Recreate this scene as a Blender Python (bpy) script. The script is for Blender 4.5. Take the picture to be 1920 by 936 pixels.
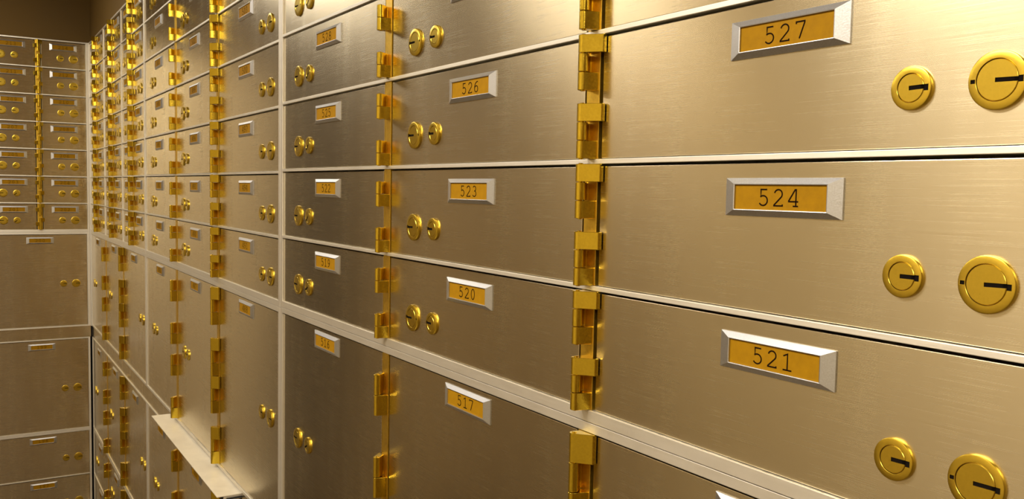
import bpy, bmesh, math, random
from mathutils import Vector, Matrix
random.seed(7)
for o in list(bpy.data.objects): bpy.data.objects.remove(o, do_unlink=True)
scene = bpy.context.scene
COL = scene.collection
Z0 = 1.75            # height above the floor of the line under box row 519
# ------------------------------------------------------------------ camera
cam_d = bpy.data.cameras.new('camera'); cam = bpy.data.objects.new('camera', cam_d); COL.objects.link(cam)
cam_d.sensor_width = 36.0; cam_d.lens = 1659.59 / 1920 * 36.0; cam_d.clip_start = 0.02
Rt = Vector((0.52664, 0.84987, 0.01903)).normalized()
Fw = Vector((-0.84764, 0.52643, -0.06603)); Fw = (Fw - Rt * Fw.dot(Rt)).normalized()
Up = Rt.cross(Fw)
M = Matrix((Rt, Up, -Fw)).transposed().to_4x4(); M.translation = Vector((0, -0.5283, 0.2263 + Z0))
cam.matrix_world = M
scene.camera = cam
# ------------------------------------------------------------------ world, exposure
w = bpy.data.worlds.new('world'); scene.world = w; w.use_nodes = True
w.node_tree.nodes['Background'].inputs[0].default_value = (1.0, 0.78, 0.48, 1)
w.node_tree.nodes['Background'].inputs[1].default_value = 0.05
scene.view_settings.view_transform = 'Standard'; scene.view_settings.look = 'None'
scene.view_settings.gamma = 1; scene.view_settings.use_curve_mapping = False
scene.view_settings.exposure = 0.0
# ------------------------------------------------------------------ lights (the vault's ceiling fittings; the last is added to brighten upper doors)
WARM = (1.0, 0.90, 0.75)
CEIL = Z0 + 1.28
LIGHTS = [(-0.85, -1.3, 1.3, 0.5, 55), (-3.7, -0.75, 1.0, 0.4, 8), (1.2, -1.3, 1.2, 0.5, 26), (-3.2, -1.9, 1.0, 0.4, 9)]
for i, (x, y, lx, ly, e) in enumerate(LIGHTS):
    ld = bpy.data.lights.new('ceiling_lamp_light', 'AREA'); ld.shape = 'RECTANGLE'; ld.size = lx; ld.size_y = ly
    ld.energy = e; ld.color = WARM
    lo = bpy.data.objects.new('ceiling_lamp_light', ld); COL.objects.link(lo); lo.location = (x, y, CEIL - 0.035)

# ------------------------------------------------------------------ materials
def mat(name): 
    m = bpy.data.materials.new(name); m.use_nodes = True
    return m, m.node_tree, m.node_tree.nodes['Principled BSDF']
def brushed(name, col, r0, r1, aniso, bump=0.25, smudge=0.12, scale=(2.5, 2.5, 900)):
    m, nt, b = mat(name); N = nt.nodes.new; L = nt.links.new
    tc = N('ShaderNodeTexCoord'); mp = N('ShaderNodeMapping'); mp.inputs['Scale'].default_value = scale
    L(tc.outputs['Object'], mp.inputs[0])
    ns = N('ShaderNodeTexNoise'); ns.inputs['Scale'].default_value = 6; ns.inputs['Detail'].default_value = 3
    L(mp.outputs[0], ns.inputs['Vector'])
    bl = N('ShaderNodeTexNoise'); bl.inputs['Scale'].default_value = 9; bl.inputs['Detail'].default_value = 4
    mb = N('ShaderNodeMapping'); mb.inputs['Scale'].default_value = (2.2, 2.2, .35)      # wiping streaks run up and down
    L(tc.outputs['Object'], mb.inputs[0]); L(mb.outputs[0], bl.inputs['Vector'])
    mr = N('ShaderNodeMapRange'); mr.inputs['From Min'].default_value = .3; mr.inputs['From Max'].default_value = .7
    mr.inputs['To Min'].default_value = r0; mr.inputs['To Max'].default_value = r1
    L(ns.outputs['Fac'], mr.inputs['Value'])
    ad = N('ShaderNodeMath'); ad.operation = 'MULTIPLY_ADD'; ad.inputs[1].default_value = .06
    L(bl.outputs['Fac'], ad.inputs[0]); L(mr.outputs[0], ad.inputs[2]); L(ad.outputs[0], b.inputs['Roughness'])
    mx = N('ShaderNodeMix'); mx.data_type = 'RGBA'
    mx.inputs['A'].default_value = (*[c * (1 - smudge) for c in col], 1); mx.inputs['B'].default_value = (*col, 1)
    mul = N('ShaderNodeMath'); mul.operation = 'MULTIPLY_ADD'; mul.inputs[1].default_value = .6
    m2 = N('ShaderNodeMath'); m2.operation = 'MULTIPLY'; m2.inputs[1].default_value = .5
    L(bl.outputs['Fac'], m2.inputs[0]); L(ns.outputs['Fac'], mul.inputs[0]); L(m2.outputs[0], mul.inputs[2])
    L(mul.outputs[0], mx.inputs['Factor']); L(mx.outputs['Result'], b.inputs['Base Color'])
    b.inputs['Metallic'].default_value = 1
    b.inputs['Anisotropic'].default_value = aniso
    ge = N('ShaderNodeNewGeometry'); cr = N('ShaderNodeCombineXYZ'); cr.inputs[2].default_value = 1.0      # brushed sideways: highlights stretch upright
    L(cr.outputs[0], b.inputs['Tangent'])
    if bump:
        bp = N('ShaderNodeBump'); bp.inputs['Strength'].default_value = bump; bp.inputs['Distance'].default_value = .0004
        L(ns.outputs['Fac'], bp.inputs['Height']); L(bp.outputs[0], b.inputs['Normal'])
    return m
def metal(name, col, r, bump=0.0, bs=400, dist=.0004, metallic=1, var=.22):
    m, nt, b = mat(name); N = nt.nodes.new; L = nt.links.new
    b.inputs['Metallic'].default_value = metallic
    tc = N('ShaderNodeTexCoord'); ns = N('ShaderNodeTexNoise'); ns.inputs['Scale'].default_value = bs; ns.inputs['Detail'].default_value = 3
    L(tc.outputs['Object'], ns.inputs['Vector'])
    mx = N('ShaderNodeMix'); mx.data_type = 'RGBA'
    mx.inputs['A'].default_value = (*[c * (1 - var) for c in col], 1); mx.inputs['B'].default_value = (*[min(1, c * (1 + var / 2)) for c in col], 1)
    L(ns.outputs['Fac'], mx.inputs['Factor']); L(mx.outputs['Result'], b.inputs['Base Color'])
    mr = N('ShaderNodeMapRange'); mr.inputs['To Min'].default_value = max(.05, r - var * .36); mr.inputs['To Max'].default_value = r + var * .36
    L(ns.outputs['Fac'], mr.inputs['Value']); L(mr.outputs[0], b.inputs['Roughness'])
    if bump:
        bp = N('ShaderNodeBump'); bp.inputs['Strength'].default_value = bump; bp.inputs['Distance'].default_value = dist
        L(ns.outputs['Fac'], bp.inputs['Height']); L(bp.outputs[0], b.inputs['Normal'])
    return m
def plain(name, col, r=.7, var=.15, sc=3):
    m = metal(name, col, r, 0, sc, metallic=0); return m
STEEL = brushed('brushed_steel_door', (0.69, 0.605, 0.425), .205, .250, .8, .015, .10, scale=(1.6, 1.6, 330))
FRAME = brushed('satin_aluminium_frame', (0.86, 0.83, 0.76), .42, .55, .2, .1, .06)
ALU = metal('anodised_aluminium', (0.57, 0.58, 0.61), .40, .15, 900)
BRASS = metal('polished_brass', (0.68, 0.49, 0.045), .20, .25, 420)
STRIPB = metal('satin_brass', (0.78, 0.52, 0.07), .38, .2, 300)
LOCKB = metal('lock_brass', (0.68, 0.49, 0.06), .29, 0, 600, var=.08)
DARK = plain('dark_gap', (0.012, 0.010, 0.008), .8)
HOLE = plain('keyhole_shade', (0.008, 0.006, 0.005), .9)
HOLE.node_tree.nodes['Principled BSDF'].inputs['Specular IOR Level'].default_value = .03
CARD = plain('amber_card', (0.31, 0.158, 0.002), .7, sc=200)
CARD.node_tree.nodes['Principled BSDF'].inputs['Specular IOR Level'].default_value = .12
INK = plain('brown_ink', (0.010, 0.004, 0.001), .8)
INK.node_tree.nodes['Principled BSDF'].inputs['Specular IOR Level'].default_value = .05
BROWN = plain('dark_brown_paint', (0.100, 0.053, 0.0006), .75)
REFLDARK = plain('dark_reflection_paint', (0.024, 0.014, 0.005), .7)
TAN = plain('tan_wall_paint', (0.32, 0.22, 0.09), .8)
PALE = plain('pale_tan_paint', (0.40, 0.30, 0.16), .8)
CREAM = plain('cream_ceiling_paint', (0.62, 0.52, 0.36), .8)
FLOORM = plain('brown_carpet', (0.09, 0.052, 0.012), .9, sc=60)
SHELFM = plain('cream_laminate', (0.66, 0.61, 0.50), .35, sc=30)
DIFF, nt_, b_ = mat('lamp_diffuser'); b_.inputs['Emission Color'].default_value = (*WARM, 1); b_.inputs['Emission Strength'].default_value = 6

# ------------------------------------------------------------------ helpers
def obj(name, bm, mats, parent=None, smooth=False):
    me = bpy.data.meshes.new(name); bmesh.ops.recalc_face_normals(bm, faces=bm.faces); bm.to_mesh(me); bm.free()
    for m in (mats if isinstance(mats, (list, tuple)) else [mats]): me.materials.append(m)
    if smooth:
        for p in me.polygons: p.use_smooth = True
        me.set_sharp_from_angle(angle=math.radians(35))
    o = bpy.data.objects.new(name, me); COL.objects.link(o)
    if parent: o.parent = parent
    return o
def inst(name, me, parent, loc, rot=(0, 0, 0), scale=(1, 1, 1)):
    o = bpy.data.objects.new(name, me); COL.objects.link(o); o.parent = parent; o.location = loc; o.rotation_euler = rot; o.scale = scale
    return o
def box(bm, x0, x1, y0, y1, z0, z1, bev=0, mi=0):
    t = bmesh.new()
    v = [t.verts.new((x, y, z)) for x in (x0, x1) for y in (y0, y1) for z in (z0, z1)]
    for f in ((0, 1, 3, 2), (4, 6, 7, 5), (0, 4, 5, 1), (2, 3, 7, 6), (0, 2, 6, 4), (1, 5, 7, 3)): t.faces.new([v[i] for i in f])
    bmesh.ops.recalc_face_normals(t, faces=t.faces)
    if bev: bmesh.ops.bevel(t, geom=t.edges[:], offset=bev, segments=2, affect='EDGES', profile=.6)
    for f in t.faces: f.material_index = mi
    me = bpy.data.meshes.new('tmp'); t.to_mesh(me); t.free(); bm.from_mesh(me); bpy.data.meshes.remove(me)
def lathe(bm, prof, n=40, mi=0):
    """profile (radius, out) ; axis is -Y (out = towards the viewer)"""
    rings = []
    for r, o in prof:
        if r < 1e-6: rings.append([bm.verts.new((0, -o, 0))])
        else: rings.append([bm.verts.new((r * math.cos(2 * math.pi * i / n), -o, r * math.sin(2 * math.pi * i / n))) for i in range(n)])
    for a, b in zip(rings, rings[1:]):
        for i in range(n):
            j = (i + 1) % n
            vs = [a[i % len(a)], a[j % len(a)], b[j % len(b)], b[i % len(b)]]
            u = []
            for q in vs:
                if q not in u: u.append(q)
            if len(u) > 2: f = bm.faces.new(u); f.material_index = mi
def prism(dst, pts, z0, z1, mi=0, bev=.00035):
    bm = bmesh.new()
    a = [bm.verts.new((x, y, z0)) for x, y in pts]; b = [bm.verts.new((x, y, z1)) for x, y in pts]
    bm.faces.new(a).material_index = mi; bm.faces.new(b[::-1]).material_index = mi
    n = len(pts)
    for i in range(n): bm.faces.new((a[i], a[(i + 1) % n], b[(i + 1) % n], b[i])).material_index = mi
    bmesh.ops.recalc_face_normals(bm, faces=bm.faces)
    if bev: bmesh.ops.bevel(bm, geom=[e for e in bm.edges if abs(e.verts[0].co.z - e.verts[1].co.z) < 1e-7], offset=bev, segments=1, affect='EDGES')
    me = bpy.data.meshes.new('tmp'); bm.to_mesh(me); bm.free(); dst.from_mesh(me); bpy.data.meshes.remove(me)
def empty(name, loc, rz, label, cat, group=None, parent=None):
    o = bpy.data.objects.new(name, None); COL.objects.link(o); o.location = loc; o.rotation_euler = (0, 0, rz); o.empty_display_size = .05
    if label: o['label'] = label; o['category'] = cat
    if group: o['group'] = group
    return o
def struct(name, bm, m):
    o = obj(name, bm, m); o['kind'] = 'structure'; return o

# ------------------------------------------------------------------ room shell
U3 = -1.7023; W = 1.5038; U2 = U3 - W; U1 = U3 - 2 * W; XR = 2.3; YO = -2.3
def shell(name, m, *a):
    bm = bmesh.new(); box(bm, *a); return struct(name, bm, m)
shell('floor', FLOORM, U1 - .3, XR + .1, YO - .1, .45, -.1, 0)
shell('ceiling', CREAM, U1 - .3, XR + .1, YO - .1, .45, CEIL, CEIL + .1)
shell('wall_back', BROWN, U1 - .3, XR + .1, .30, .45, 0, CEIL)
shell('wall_left', TAN, U1 - .4, U1 - .25, YO - .1, .45, 0, CEIL)
SAND = plain('sand_wall_paint', (0.57, 0.47, 0.29), .8)
OCHRE = plain('ochre_wall_paint', (0.27, 0.165, 0.045), .8)
shell('wall_right', OCHRE, XR, XR + .12, YO - .1, .30, 0, CEIL)
shell('wall_front', SAND, -3.0, XR + .1, YO - .12, YO, 0, CEIL)
bm = bmesh.new(); box(bm, U1 - .3, -3.0, YO - .12, YO, 0, CEIL); struct('wall_front_reflected', bm, PALE)  # flush with the front wall; tone split placed for the doors' reflections
bm = bmesh.new(); box(bm, U1 - .25, XR, .004, .30, Z0 + .8975, CEIL); struct('wall_fascia_back', bm, BROWN)
bm = bmesh.new(); box(bm, U1 - .25, U1 - .004, YO, .004, Z0 + .8945, CEIL); struct('wall_fascia_left', bm, BROWN)
bm = bmesh.new(); box(bm, U1 - .25, U1 - .02, YO, -.448, 0, Z0 + .8945); struct('wall_panel_left', bm, CREAM)  # unseen end wall, kept cream to brighten reflections in the middle bank
bm = bmesh.new(); box(bm, U1 - .02, U1 - .005, -1.56, -.93, 0, Z0 + .8945); struct('dark_reflection_panel', bm, REFLDARK)  # unseen dark panel added to darken reflections in the nearest bank's left column
bm = bmesh.new(); box(bm, U1 - .02, U1 - .005, YO, -1.58, 0, Z0 + .8945); struct('pale_reflection_panel', bm, PALE)  # unseen pale panel added to brighten reflections in the nearest bank's middle column

# ceiling fixtures, the last one housing the added lamp
for i, (x, y, lx, ly, e) in enumerate(LIGHTS):
    t = empty('ceiling_light', (x, y, CEIL - .03), 0, ['rectangular ceiling light over the nearest bank of boxes', 'rectangular ceiling light near the end wall of boxes', 'rectangular ceiling light by the far right wall', 'added ceiling light along the opposite wall, brightening upper doors'][i], 'light', 'ceiling lights')
    bm = bmesh.new(); hx, hy = lx / 2 + .02, ly / 2 + .02
    for a in ((-hx - .02, hx + .02, hy, hy + .02), (-hx - .02, hx + .02, -hy - .02, -hy), (-hx - .02, -hx, -hy, hy), (hx, hx + .02, -hy, hy)): box(bm, *a, -.005, .03, .002)
    obj('fixture_frame', bm, ALU, t)
    bm = bmesh.new(); box(bm, -hx, hx, -hy, hy, .005, .012); obj('diffuser', bm, DIFF, t)

# ------------------------------------------------------------------ templates
# typewriter digits, strokes on a 0..1 (x) by 0..1.5 (z) cell
def arc(cx, cz, rx, rz, a0, a1, n=14):
    return [(cx + rx * math.cos(math.radians(a0 + (a1 - a0) * i / n)), cz + rz * math.sin(math.radians(a0 + (a1 - a0) * i / n))) for i in range(n + 1)]
DG = {
 '0': [arc(.5, .75, .38, .75, 0, 360, 28)],
 '1': [[(.12, 1.28), (.52, 1.5), (.52, 0)], [(.1, 0), (.94, 0)]],
 '2': [arc(.48, 1.08, .38, .42, 165, -38, 14) + [(.08, .06), (.08, 0), (.9, 0), (.9, .14)]],
 '3': [arc(.45, 1.14, .34, .36, 150, -90, 14), arc(.45, .4, .42, .40, 88, -150, 16)],
 '4': [[(.72, 0), (.72, 1.5), (.62, 1.5), (.04, .48), (.04, .42), (.94, .42)], [(.45, 0), (.94, 0)]],
 '5': [[(.82, 1.5), (.2, 1.5), (.2, .82)] + arc(.44, .46, .43, .46, 125, -148, 18)],
 '6': [[(.88, 1.46)] + arc(.86, .62, .74, .86, 95, 180, 12) + arc(.5, .44, .38, .44, 180, 540, 24)],
 '7': [[(.1, 1.32), (.1, 1.5), (.88, 1.5), (.88, 1.38), (.42, 0)]],
 '8': [arc(.5, 1.13, .32, .37, -90, 270, 22), arc(.5, .38, .4, .38, 90, 450, 22)],
 '9': [[(.12, .04)] + arc(.14, .88, .74, .86, -85, 0, 12) + arc(.5, 1.06, .38, .44, 0, 360, 24)],
}
def stroke(bm, pts, wd, ox, oz, s, y, mi):
    P = [Vector((ox + x * s, oz + z * s)) for x, z in pts]; n = len(P)
    closed = (P[0] - P[-1]).length < 1e-6
    L_, R_ = [], []
    for i in range(n):
        a = P[i - 1] if i else (P[-2] if closed else P[0]); b = P[i + 1] if i < n - 1 else (P[1] if closed else P[-1])
        d0 = (P[i] - a); d1 = (b - P[i])
        if d0.length < 1e-9: d0 = d1
        if d1.length < 1e-9: d1 = d0
        d0.normalize(); d1.normalize(); t = (d0 + d1)
        if t.length < 1e-3: t = d1
        t.normalize(); nn = Vector((-t.y, t.x)); k = min(1.6, 1 / max(.3, nn.dot(Vector((-d1.y, d1.x)))))
        L_.append(P[i] + nn * wd / 2 * k); R_.append(P[i] - nn * wd / 2 * k)
    va = [[bm.verts.new((p.x, yy, p.y)) for p in S] for yy in (y, y + .0004) for S in (L_, R_)]
    for i in range(n - 1):
        for q in ((va[0][i], va[0][i + 1], va[1][i + 1], va[1][i]), (va[0][i], va[2][i], va[2][i + 1], va[0][i + 1]), (va[1][i], va[1][i + 1], va[3][i + 1], va[3][i])):
            bm.faces.new(q).material_index = mi
CW, CH = .091, .0200
def card_mesh(num):
    bm = bmesh.new(); box(bm, -CW / 2 - .001, CW / 2 + .001, -.0030, -.0012, -CH / 2 - .001, CH / 2 + .001, 0, 0)
    s = .0101; pitch = .0148; x0 = -.0004 - pitch * (len(num) - 1) / 2 - s / 2
    for i, ch in enumerate(num):
        for st in DG[ch]: stroke(bm, [(px, pz * .84) for px, pz in st], .00110, x0 + i * pitch, -.0064, s, -.00325, 1)
    me = bpy.data.meshes.new('number_card'); bm.to_mesh(me); bm.free(); me.materials.append(CARD); me.materials.append(INK)
    return me
def holder_mesh():
    bm = bmesh.new(); ox, oz = .0575, .0155; ix, iz = CW / 2, CH / 2; t = .0046
    loops = [[(ox, oz, .0), (ox, oz, .0012), (ix + .0008, iz + .0006, t), (ix, iz, t - .0002), (ix, iz, .0028), ]]
    rings = []
    for a, b, o in loops[0]: rings.append([bm.verts.new((sx * a, -o, sz * b)) for sx, sz in ((-1, -1), (1, -1), (1, 1), (-1, 1))])
    for p, q in zip(rings, rings[1:]):
        for i in range(4): bm.faces.new((p[i], p[(i + 1) % 4], q[(i + 1) % 4], q[i]))
    bm.faces.new(rings[0]);
    bmesh.ops.recalc_face_normals(bm, faces=bm.faces)
    me = bpy.data.meshes.new('label_holder'); bm.to_mesh(me); bm.free(); me.materials.append(ALU); return me
HOLDER = holder_mesh()
def boolean(me, cut):
    a = bpy.data.objects.new('tmp_a', me); c = bpy.data.objects.new('tmp_c', cut); COL.objects.link(a); COL.objects.link(c)
    m = a.modifiers.new('b', 'BOOLEAN'); m.operation = 'DIFFERENCE'; m.object = c; m.solver = 'EXACT'
    dg = bpy.context.evaluated_depsgraph_get(); r = bpy.data.meshes.new_from_object(a.evaluated_get(dg))
    bpy.data.objects.remove(a); bpy.data.objects.remove(c); return r
def lock_meshes(R, rp, slot_h, notch2):
    """outer ring with its centre plug, keyway cut from the centre to the right"""
    t = .0030
    bm = bmesh.new(); lathe(bm, [(R, 0), (R, t - .0010), (R - .0003, t - .0003), (R - .0010, t), (rp + .0003, t), (rp, t - .0003), (rp, t - .0010), (rp - .0001, .0005), (rp - .0001, 0), (R, 0)], 56)
    bmesh.ops.remove_doubles(bm, verts=bm.verts, dist=1e-7); bmesh.ops.recalc_face_normals(bm, faces=bm.faces)
    ring = bpy.data.meshes.new('lock_ring'); bm.to_mesh(ring); bm.free()
    bm = bmesh.new(); lathe(bm, [(0, .0002), (rp - .0003, .0002), (rp - .0003, t - .0005), (rp - .0007, t - .0001), (0, t - .0001)], 48)
    bmesh.ops.recalc_face_normals(bm, faces=bm.faces)
    plug = bpy.data.meshes.new('lock_plug'); bm.to_mesh(plug); bm.free()
    c = bmesh.new(); box(c, -.0012, rp + .01, -.02, -.0012, -slot_h / 2, slot_h / 2); cp = bpy.data.meshes.new('c'); c.to_mesh(cp); c.free()
    c = bmesh.new(); box(c, rp - .003, R * .87, -.02, -.0008, -slot_h / 2 - .0010, slot_h / 2 + .0002)
    if notch2: box(c, -R * .90, -R * .74, -.02, -.0008, -.0013, .0013)
    cr = bpy.data.meshes.new('c'); c.to_mesh(cr); c.free()
    plug2 = boolean(plug, cp); ring2 = boolean(ring, cr)
    for me, nm in ((ring2, 'lock_ring'), (plug2, 'lock_plug')):
        me.name = nm; me.materials.clear(); me.materials.append(LOCKB)
        for p in me.polygons: p.use_smooth = True
        me.set_sharp_from_angle(angle=math.radians(30))
    k = bmesh.new(); box(k, -.0011, rp, -.0023, -.0004, -slot_h / 2, slot_h / 2 ); box(k, rp - .0029, R * .865, -.0023, -.0004, -slot_h / 2 - .0009, slot_h / 2 + .0001)  # black inserts put the shade inside the cut keyway into colour
    if notch2: box(k, -R * .89, -R * .75, -.0023, -.0004, -.0012, .0012)
    kk = bpy.data.meshes.new('keyway'); k.to_mesh(kk); k.free(); kk.materials.append(HOLE)
    return ring2, plug2, kk
BIG = lock_meshes(.0187, .0133, .0028, True)
SMALL = lock_meshes(.0150, .0099, .0030, False)

# hinge plan: barrel circle at (0, -OB) and a tapered web to the wall
OB, RB = .0135, .0051
def knuckle_pts(x0, x1, fl=0.0):
    pts = []
    n = 14
    # from left foot up to barrel, around, down to right foot
    def tangent(fx, fy, side):
        d = Vector((0 - fx, -OB - fy)); L = d.length; a = math.asin(min(1, RB / L)); base = math.atan2(d.y, d.x)
        return base + side * a, math.sqrt(max(0, L * L - RB * RB))
    fyl = -.0008; fyr = -.0008
    al, dl = tangent(x0, fyl, -1); ar, dr = tangent(x1, fyr - fl, 1)
    pl = Vector((x0 + dl * math.cos(al), fyl + dl * math.sin(al))); pr = Vector((x1 + dr * math.cos(ar), fyr - fl + dr * math.sin(ar)))
    c = Vector((0, -OB)); tl = math.atan2(pl.y - c.y, pl.x - c.x); tr = math.atan2(pr.y - c.y, pr.x - c.x)
    while tl > 0: tl -= 2 * math.pi
    while tr < tl: tr += 2 * math.pi
    pts.append((x0, 0)); pts.append((x0, fyl))
    for i in range(n + 1):
        a = tl + (tr - tl) * i / n; pts.append((c.x + RB * math.cos(a), c.y + RB * math.sin(a)))
    if fl:
        for i in range(5):
            a = math.radians(-70 + 70 * i / 4); pts.append((x1 - .002 + .002 * math.cos(a), fyr - fl + .002 + .002 * math.sin(a)))
    else: pts.append((x1, fyr))
    pts.append((x1, 0))
    return pts
def hinge_meshes(K):
    """K: height of one knuckle; returns frame piece (with pin), left leaf, right leaf"""
    g = .00035
    fb = bmesh.new(); prism(fb, knuckle_pts(-.0050, .0085), g, K - g)
    def pin(bm, z0, z1):
        prism(bm, [(.0024 * math.cos(2 * math.pi * i / 12), -OB + .0024 * math.sin(2 * math.pi * i / 12)) for i in range(12)], z0, z1)
    pin(fb, -.0006, K)
    f1 = bpy.data.meshes.new('hinge'); 
    out = []
    f3 = fb.copy(); pin(f3, K, 3 * K + .0006); pin(fb, K, 2 * K + .0006)
    for nm, b in (('hinge', fb), ('hinge', f3)):
        bmesh.ops.recalc_face_normals(b, faces=b.faces); me = bpy.data.meshes.new(nm); b.to_mesh(me); b.free(); me.materials.append(BRASS)
        out.append(me)
    for x0, x1, fl, z in ((-.0185, -.0045, 0, K), (-.0035, .0195, .0042, 2 * K)):
        b = bmesh.new(); prism(b, knuckle_pts(x0, x1, fl), z + g, z + K - g); bmesh.ops.recalc_face_normals(b, faces=b.faces)
        me = bpy.data.meshes.new('knuckle'); b.to_mesh(me); b.free(); me.materials.append(BRASS); out.append(me)
    for me in out:
        for p in me.polygons: p.use_smooth = True
        me.set_sharp_from_angle(angle=math.radians(32))
    return out
KS, KBIG = .0184, .0312
HS, HB = hinge_meshes(KS), hinge_meshes(KBIG)

S = .0048            # silver divider bar height
HW = .0115           # half width of the brass strip
def hinge(par, x, z, double, big):
    h = HB if big else HS
    a = inst('hinge', h[1] if double else h[0], par, (x, -.001, z))
    inst('knuckle', h[2], a, (0, 0, 0))
    if double: inst('knuckle', h[3], a, (0, 0, 0))
def hinges(par, x, z0, z1, double, big):
    K = KBIG if big else KS; n = 3 * K
    if not big: tops = [z1, z0 + n]
    elif z1 - z0 > .3:
        g = (z1 - z0 - 4 * n) / 2 - .0006
        tops = [z1, z1 - n - g, z1 - 2 * n - g - .0003, z0 + n]
    else: tops = [z1, z0 + n]
    for t in tops: hinge(par, x, t - n, double, big)

# ------------------------------------------------------------------ one deposit box
DPANEL = {}
def deposit_box(org, rz, x0, x1, z0, z1, side, number, label, group, locks=None, lab_z=None, lock_z=None, tilt=0):
    """x0..x1, z0..z1: opening in the cabinet's own frame; side: where the hinge is"""
    cx = (x0 + x1) / 2; c, s = math.cos(rz), math.sin(rz)
    t = empty('safe_deposit_box', (org[0] + cx * c, org[1] + cx * s, org[2] + z0), rz, label, 'safe deposit box', group)
    l = x0 - cx + (.003 if side == 'L' else .0012); r = x1 - cx - (.003 if side == 'R' else .0012)
    h = z1 - z0
    key = (round(l, 4), round(r, 4), round(h, 4))
    if key not in DPANEL:
        bm = bmesh.new(); box(bm, l, r, 0, .012, .0007, h - .0025, .0006)
        box(bm, l + .006, r - .006, .0115, .062, .006, h - .008)     # the drawer body behind the door
        me = bpy.data.meshes.new('door_panel'); bmesh.ops.recalc_face_normals(bm, faces=bm.faces); bm.to_mesh(me); bm.free(); me.materials.append(STEEL); DPANEL[key] = me
    p = inst('door_panel', DPANEL[key], t, (0, 0, 0))
    lc = 0 if locks is None or len(locks) < 3 else locks[2] - cx
    hd = inst('label_holder', HOLDER, t, (lc, 0, lab_z - z0)); 
    cd = inst('number_card', card_mesh(number), hd, (0, 0, 0))
    big, small = locks[0] - cx, locks[1] - cx
    free_right = side == 'L'
    for (px, tm, nm, an) in ((big, BIG, 'lock', 0 if free_right else math.pi), (small, SMALL, 'lock', 0 if free_right else math.pi + random.choice((0, -.7, -.5, -.2)))):
        k = inst('lock', tm[0], t, (px, 0, lock_z - z0), (0, an if nm else 0, 0))
        inst('lock_plug', tm[1], k, (0, 0, 0), (0, random.uniform(-.03, .03), 0)); inst('keyway', tm[2], k, (0, 0, 0))
    return t

# ------------------------------------------------------------------ cabinet frames
def cabinet(org, rz, width, bars, cols, z0, z1, label, group, up_l=.012, up_r=.012, top=None, bottom=None, double=(), singles=(), rows=(), big=False, depth=.07):
    """bars: z centres of the thin dividers; cols: unused; rows: (z0, z1) openings; double/singles: x of the hinge columns"""
    t = empty('deposit_box_cabinet', (org[0], org[1], org[2] + z0), rz, label, 'cabinet', group)
    bm = bmesh.new(); f = -.003
    def B(x0, x1, a, b, y0=f, y1=depth, bev=.0005): box(bm, x0, x1, y0, y1, a - z0, b - z0, bev)
    B(0, up_l, z0, z1); B(width - up_r, width, z0, z1)
    if top: B(up_l, width - up_r, z1 - top, z1)
    if bottom: B(up_l, width - up_r, z0, z0 + bottom)
    for zb in bars: B(up_l, width - up_r, zb - S / 2, zb + S / 2)
    B(.001, width - .001, z0 + .001, z1 - .001, depth - .004, depth, 0)
    for x in list(double) + list(singles):     # inner partitions behind the hinge strips
        B(x - .003, x + .003, z0 + .001, z1 - .001, .004, depth - .004, 0)
    obj('frame', bm, FRAME, t)
    for x in list(double) + list(singles):
        for a, b in rows:
            bm = bmesh.new(); box(bm, x - HW + .001, x + HW - .001, -.0012, .004, a - z0 + .0003, b - z0 - .0003, .0004)
            obj('hinge_strip', bm, STRIPB, t)
            hinges(t, x, a - z0, b - z0, x in double, big)
    return t

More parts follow.
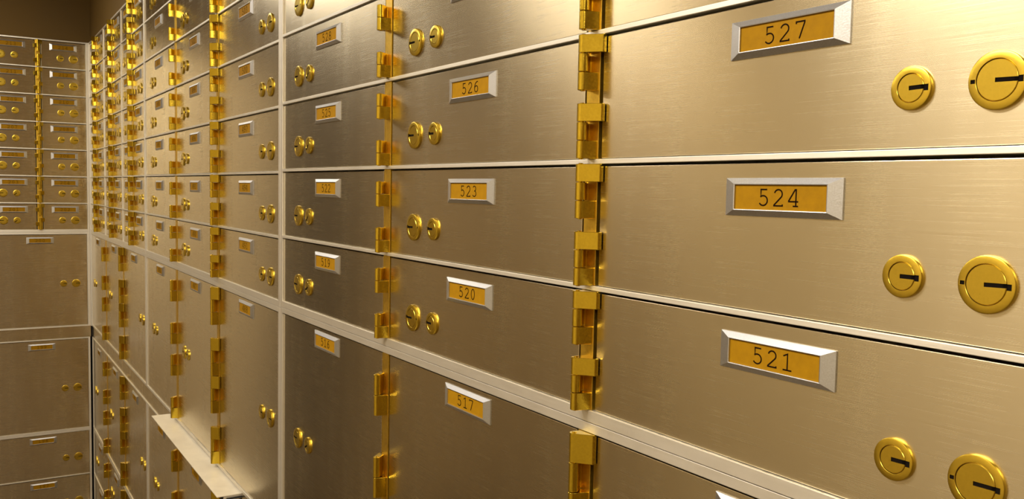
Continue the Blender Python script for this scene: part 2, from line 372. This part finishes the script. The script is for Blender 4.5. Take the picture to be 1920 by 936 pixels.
def upper_rows(h): return [(k * h + S / 2, (k + 1) * h - S / 2) for k in range(7)]
ORD = ['bottom', 'second', 'third', 'fourth', 'fifth', 'sixth', 'top']
SEC2 = (-.4600, -.0207); SEC3 = (-.9650, -.5269); 
def rowname(k): return 'top row' if k == 6 else ('lowest row' if k == 0 else ORD[k] + ' row up')
def three_wide(org, rz, width, h, bank, num0, xs, lk, seams):
    """xs: three columns (open x0,x1); lk: per column (big, small) x ; numbering like the photo"""
    e = {'bank': bank}
    R = upper_rows(h); x1, x2 = xs
    opens = [(.012, x1 - HW, 'R'), (x1 + HW, x2 - HW, 'R'), (x2 + HW, width - .012, 'L')]
    cn = ['left column', 'middle column', 'right column']
    tw = h * 7 + S / 2 + .0015
    g = 'deposit box cabinets'
    cabinet(org, rz, width, [k * h for k in range(1, 7)], None, -.0100, tw, 'silver upright frame holding the seven small rows of the %s' % bank, g, double=(x2,), singles=(x1,), rows=R, top=S + .0015 - .0, bottom=.0100 + S / 2)
    cabinet(org, rz, width, [], None, -.4674, -.0106, 'silver frame round the three tall boxes of the %s' % bank, g, double=(x2,), singles=(x1,), rows=[SEC2], top=.0101, bottom=.0070, big=True)
    cabinet(org, rz, width, [], None, -.9735, -.5220, 'silver lower frame with three tall boxes of the %s' % bank, g, double=(x2,), singles=(x1,), rows=[SEC3], top=.0049, bottom=.0085, big=True)
    S4 = [(-1.1968, -.9825), (-1.4170, -1.2016)]
    cabinet(org, rz, width, [-1.1992], None, -1.4250, -.9742, 'silver bottom frame with two short rows of the %s' % bank, g, double=(x2,), singles=(x1,), rows=S4, top=.0083, bottom=.0080, big=True)
    for k in range(7):
        for c in range(3):
            a, b, sd = opens[c]; z0, z1 = R[k]
            n = str(num0 + 3 * k + c)
            deposit_box(org, rz, a, b, z0, z1, sd, n, box_label(n, bank, rowname(k) + ' of seven', cn[c]), 'deposit boxes of the ' + bank, lk[c], k * h + .0955, k * h + .0435)
    for c in range(3):
        a, b, sd = opens[c]; n = str(num0 - 3 + c)
        deposit_box(org, rz, a, b, SEC2[0], SEC2[1], sd, n, box_label(n, bank, 'tall door under the small rows', cn[c], True), 'tall deposit boxes of the ' + bank, lk[c], -.0445, -.2480)
        n = str(num0 - 6 + c)
        deposit_box(org, rz, a, b, SEC3[0], SEC3[1], sd, n, box_label(n, bank, 'tall door below the shelf band', cn[c], True, True), 'tall deposit boxes of the ' + bank, lk[c], -.5600, -.7650)
        for j, (z0, z1) in enumerate(S4):
            n = str(num0 - 9 - 3 * j + c)
            deposit_box(org, rz, a, b, z0, z1, sd, n, box_label(n, bank, ['upper', 'lower'][j] + ' of the two bottom rows', cn[c], False, True), 'low deposit boxes of the ' + bank, lk[c], [-1.0150, -1.2350][j], [-1.1080, -1.3250][j])
    base(org, rz, width, bank)
READ = set(str(i) for i in (516, 517, 519, 520, 521, 522, 523, 524, 525, 526, 527, 528))
def box_label(n, bank, row, col, tall=False, low=False):
    if n in READ: 
        if tall: return 'tall brushed steel deposit box numbered %s, under the thick silver band' % n
        return 'short brushed steel deposit box numbered %s on an amber card' % n
    return 'brushed steel deposit box, %s, %s, %s' % (row, col, bank)
def base(org, rz, width, bank):
    t = empty('deposit_box_plinth', (org[0], org[1], 0), rz, 'dark recessed plinth under the %s' % bank, 'plinth', 'plinths')
    bm = bmesh.new(); box(bm, 0.01, width - .01, .03, .23, 0, org[2] - 1.4250, .002); box(bm, 0.002, width - .002, -.003, .24, org[2] - 1.4425, org[2] - 1.4255, .001); obj('plinth_panel', bm, FRAME, t)
def shelf_band(org, rz, width, bank, pulled=None):
    """blank metal rail between the second and third section with its slide-out shelf"""
    t = empty('shelf_rail', (org[0], org[1], org[2] - .5215), rz, 'blank steel rail for the pull-out shelf of the %s' % bank, 'rail', 'shelf rails')
    bm = bmesh.new()
    H = .5215 - .4680
    if pulled is None: box(bm, 0, width, 0, .069, .0003, H, .0005)
    else:
        a, b = pulled
        box(bm, 0, a - .003, 0, .069, .0003, H, .0005); box(bm, b + .003, width, 0, .069, .0003, H, .0005)
        box(bm, a - .003, b + .003, 0, .069, .0003, H - .024, 0)
    obj('rail_panel', bm, STEEL, t)
    return t

# nearest bank, very slightly turned in the wall
R_RZ = math.atan(.015416)
ORG_R = (U3, 0, Z0 + .0016)
three_wide(ORG_R, R_RZ, 1.465, .1279, 'nearest bank', 519, (.489, .979),
           [(.098, .154), (.577, .636), (1.3885, 1.330)], None)
shelf_band(ORG_R, R_RZ, 1.465, 'nearest bank')
# middle bank
ORG_M = (U2, 0, Z0)
three_wide(ORG_M, 0, W - .0012, .127, 'middle bank', 489, (.5040, .9985),
           [(.132, .180), (.605, .655), (1.431, 1.370)], None)
shelf_band(ORG_M, 0, W - .0012, 'middle bank', (.399, 1.209))
t = empty('pull_out_shelf', (U2 + .804, 0, Z0 - .4890), 0, 'cream pull-out writing shelf sticking out of the steel rail', 'shelf')
bm = bmesh.new(); box(bm, -.405, .405, -.055, .069, .0145, .0170, .0008); obj('shelf_board', bm, SHELFM, t)
bm = bmesh.new(); 
for s_ in (-1, 1): box(bm, s_ * .4010 - .003, s_ * .4010 + .003, -.040, .069, .0050, .0146, .0005)
obj('shelf_edge', bm, FRAME, t)
bm = bmesh.new()
for s_ in (-1, 1): box(bm, s_ * .3945 - .003, s_ * .3945 + .003, -.045, .069, .0035, .0110, .0005); box(bm, s_ * .4055 - .0008, s_ * .4055 + .0008, -.034, .060, .0065, .0105, .0002)
obj('slide_runner', bm, DARK, t)

# far bank: three narrow two-column cabinets over three-column lower sections
ORG_L = (U1, 0, Z0)
w2 = (W - .003) / 3
fn = ['left', 'centre', 'right']
R7 = upper_rows(.127)
def two_wide(org, rz, width, bank, num0, lk, ul=.0055):
    xm = width / 2
    cabinet(org, rz, width, [k * .127 for k in range(1, 7)], None, -.0100, 7 * .127 + S / 2 + .0015, 'narrow silver frame with two columns of small boxes, %s' % bank, 'deposit box cabinets', up_l=ul, up_r=ul, double=(xm,), rows=R7, top=S + .0015, bottom=.0100 + S / 2)
    for k in range(7):
        for c in range(2):
            a, b, sd = ((ul, xm - HW, 'R'), (xm + HW, width - ul, 'L'))[c]
            n = str(num0 + 2 * k + c); L = lk if c else None
            l2 = (width - lk[0], width - lk[1]) if c else (lk[0], lk[1])
            deposit_box(org, rz, a, b, R7[k][0], R7[k][1], sd, n, 'small steel deposit box, %s, %s column, %s' % (rowname(k), ['left', 'right'][c], bank), 'small deposit boxes of the ' + bank, l2, k * .127 + .0965, k * .127 + .0460)
for i in range(3):
    two_wide((U1 + i * w2 + (.0 if i else .0), 0, Z0), 0, w2 - .0008, '%s cabinet of far bank' % fn[i], 401 + i * 14, (.068, .122))
def lower_three(org, width, bank):
    g = 'deposit box cabinets'; x1, x2 = .504, .9985
    opens = [(.012, x1 - HW, 'R'), (x1 + HW, x2 - HW, 'R'), (x2 + HW, width - .012, 'L')]; cn = ['left column', 'middle column', 'right column']
    lk = [(.100, .155), (.600, .655), (1.431, 1.370)]
    S4 = [(-1.1968, -.9825), (-1.4170, -1.2016)]
    cabinet(org, 0, width, [], None, -.4674, -.0106, 'silver frame round the three tall boxes of the %s' % bank, g, double=(x2,), singles=(x1,), rows=[SEC2], top=.0101, bottom=.0070, big=True)
    cabinet(org, 0, width, [], None, -.9735, -.5220, 'silver lower frame with three tall boxes of the %s' % bank, g, double=(x2,), singles=(x1,), rows=[SEC3], top=.0049, bottom=.0085, big=True)
    cabinet(org, 0, width, [-1.1992], None, -1.4250, -.9742, 'silver bottom frame with two short rows of the %s' % bank, g, double=(x2,), singles=(x1,), rows=S4, top=.0083, bottom=.0080, big=True)
    for c in range(3):
        a, b, sd = opens[c]
        deposit_box(org, 0, a, b, SEC2[0], SEC2[1], sd, str(398 + c), box_label('', bank, 'tall door under the small rows', cn[c]), 'tall deposit boxes of the ' + bank, lk[c], -.0445, -.2480)
        deposit_box(org, 0, a, b, SEC3[0], SEC3[1], sd, str(395 + c), box_label('', bank, 'tall door below the shelf rail', cn[c]), 'tall deposit boxes of the ' + bank, lk[c], -.5600, -.7650)
        for j, (z0, z1) in enumerate(S4):
            deposit_box(org, 0, a, b, z0, z1, sd, str(392 - 3 * j + c), box_label('', bank, ['upper', 'lower'][j] + ' of the two bottom rows', cn[c]), 'low deposit boxes of the ' + bank, lk[c], [-1.0150, -1.2350][j], [-1.1080, -1.3250][j])
    base(org, 0, width, bank)
lower_three(ORG_L, W - .0012, 'far bank')
shelf_band(ORG_L, 0, W - .0012, 'far bank')

# end wall bank
EW = .4230; EO = (U1 - .0035, -.0075 - EW, Z0)
two_wide(EO, math.pi / 2, EW, 'end wall bank', 201, (.062, .117), ul=.009)
def end_low():
    rz = math.pi / 2; w_ = EW - .0035; g = 'deposit box cabinets'
    S4 = [(-1.1945, -.9825), (-1.4170, -1.2000)]
    for z0, z1, tp, bt, rows, bars, nm in ((-.4674, -.0106, .0101, .0070, [SEC2], [], 'silver frame of the uppermost wide box, end wall bank'),
                               (-.9735, -.5220, .0049, .0085, [SEC3], [], 'silver frame round the wide box under the end wall rail'),
                               (-1.4250, -.9742, .0083, .0080, S4, [-1.1968], 'silver bottom frame with two wide boxes of the end wall bank')):
        cw = EW if z1 > -.1 else w_
        t = cabinet(EO, rz, cw, bars, None, z0, z1, nm, g, up_l=.010, up_r=cw - (w_ - .009), top=tp, bottom=bt, rows=rows, big=True)
        for a, b in rows: hinges(t, .0120, a - z0, b - z0, False, True)
    L = [(EW - .062, EW - .116, EW - .213)] * 3
    nm = ['uppermost wide door', 'wide door under the blank rail', 'wide door just below the double silver bar', 'lowest wide door']
    for i, (z0, z1, lz, kz) in enumerate(((*SEC2, -.0500, -.2570), (*SEC3, -.5580, -.7650), (*S4[0], -1.0120, -1.1070), (*S4[1], -1.2320, -1.3250))):
        deposit_box(EO, rz, .022, w_ - .009, z0, z1, 'L', str(200 - i), 'brushed steel deposit box, %s, end wall bank' % nm[i], 'wide deposit boxes of the end wall', L[0], lz, kz)
    base(EO, rz, w_, 'end wall bank')
end_low()
shelf_band(EO, math.pi / 2, EW, 'end wall bank')
# tall corner post between the two walls
bm = bmesh.new(); box(bm, U1 - .24, U1 - .001, -.0066, .24, Z0 - .4690, Z0 + .8935, .0005)
struct('trim_1', bm, FRAME)
bm = bmesh.new(); box(bm, U1 - .24, U1 - .001, -.0030, .24, 0, Z0 - .4695, .0005); struct('corner_gap_shade', bm, DARK)  # dark filler below the post, coloured as the shade in the corner gap
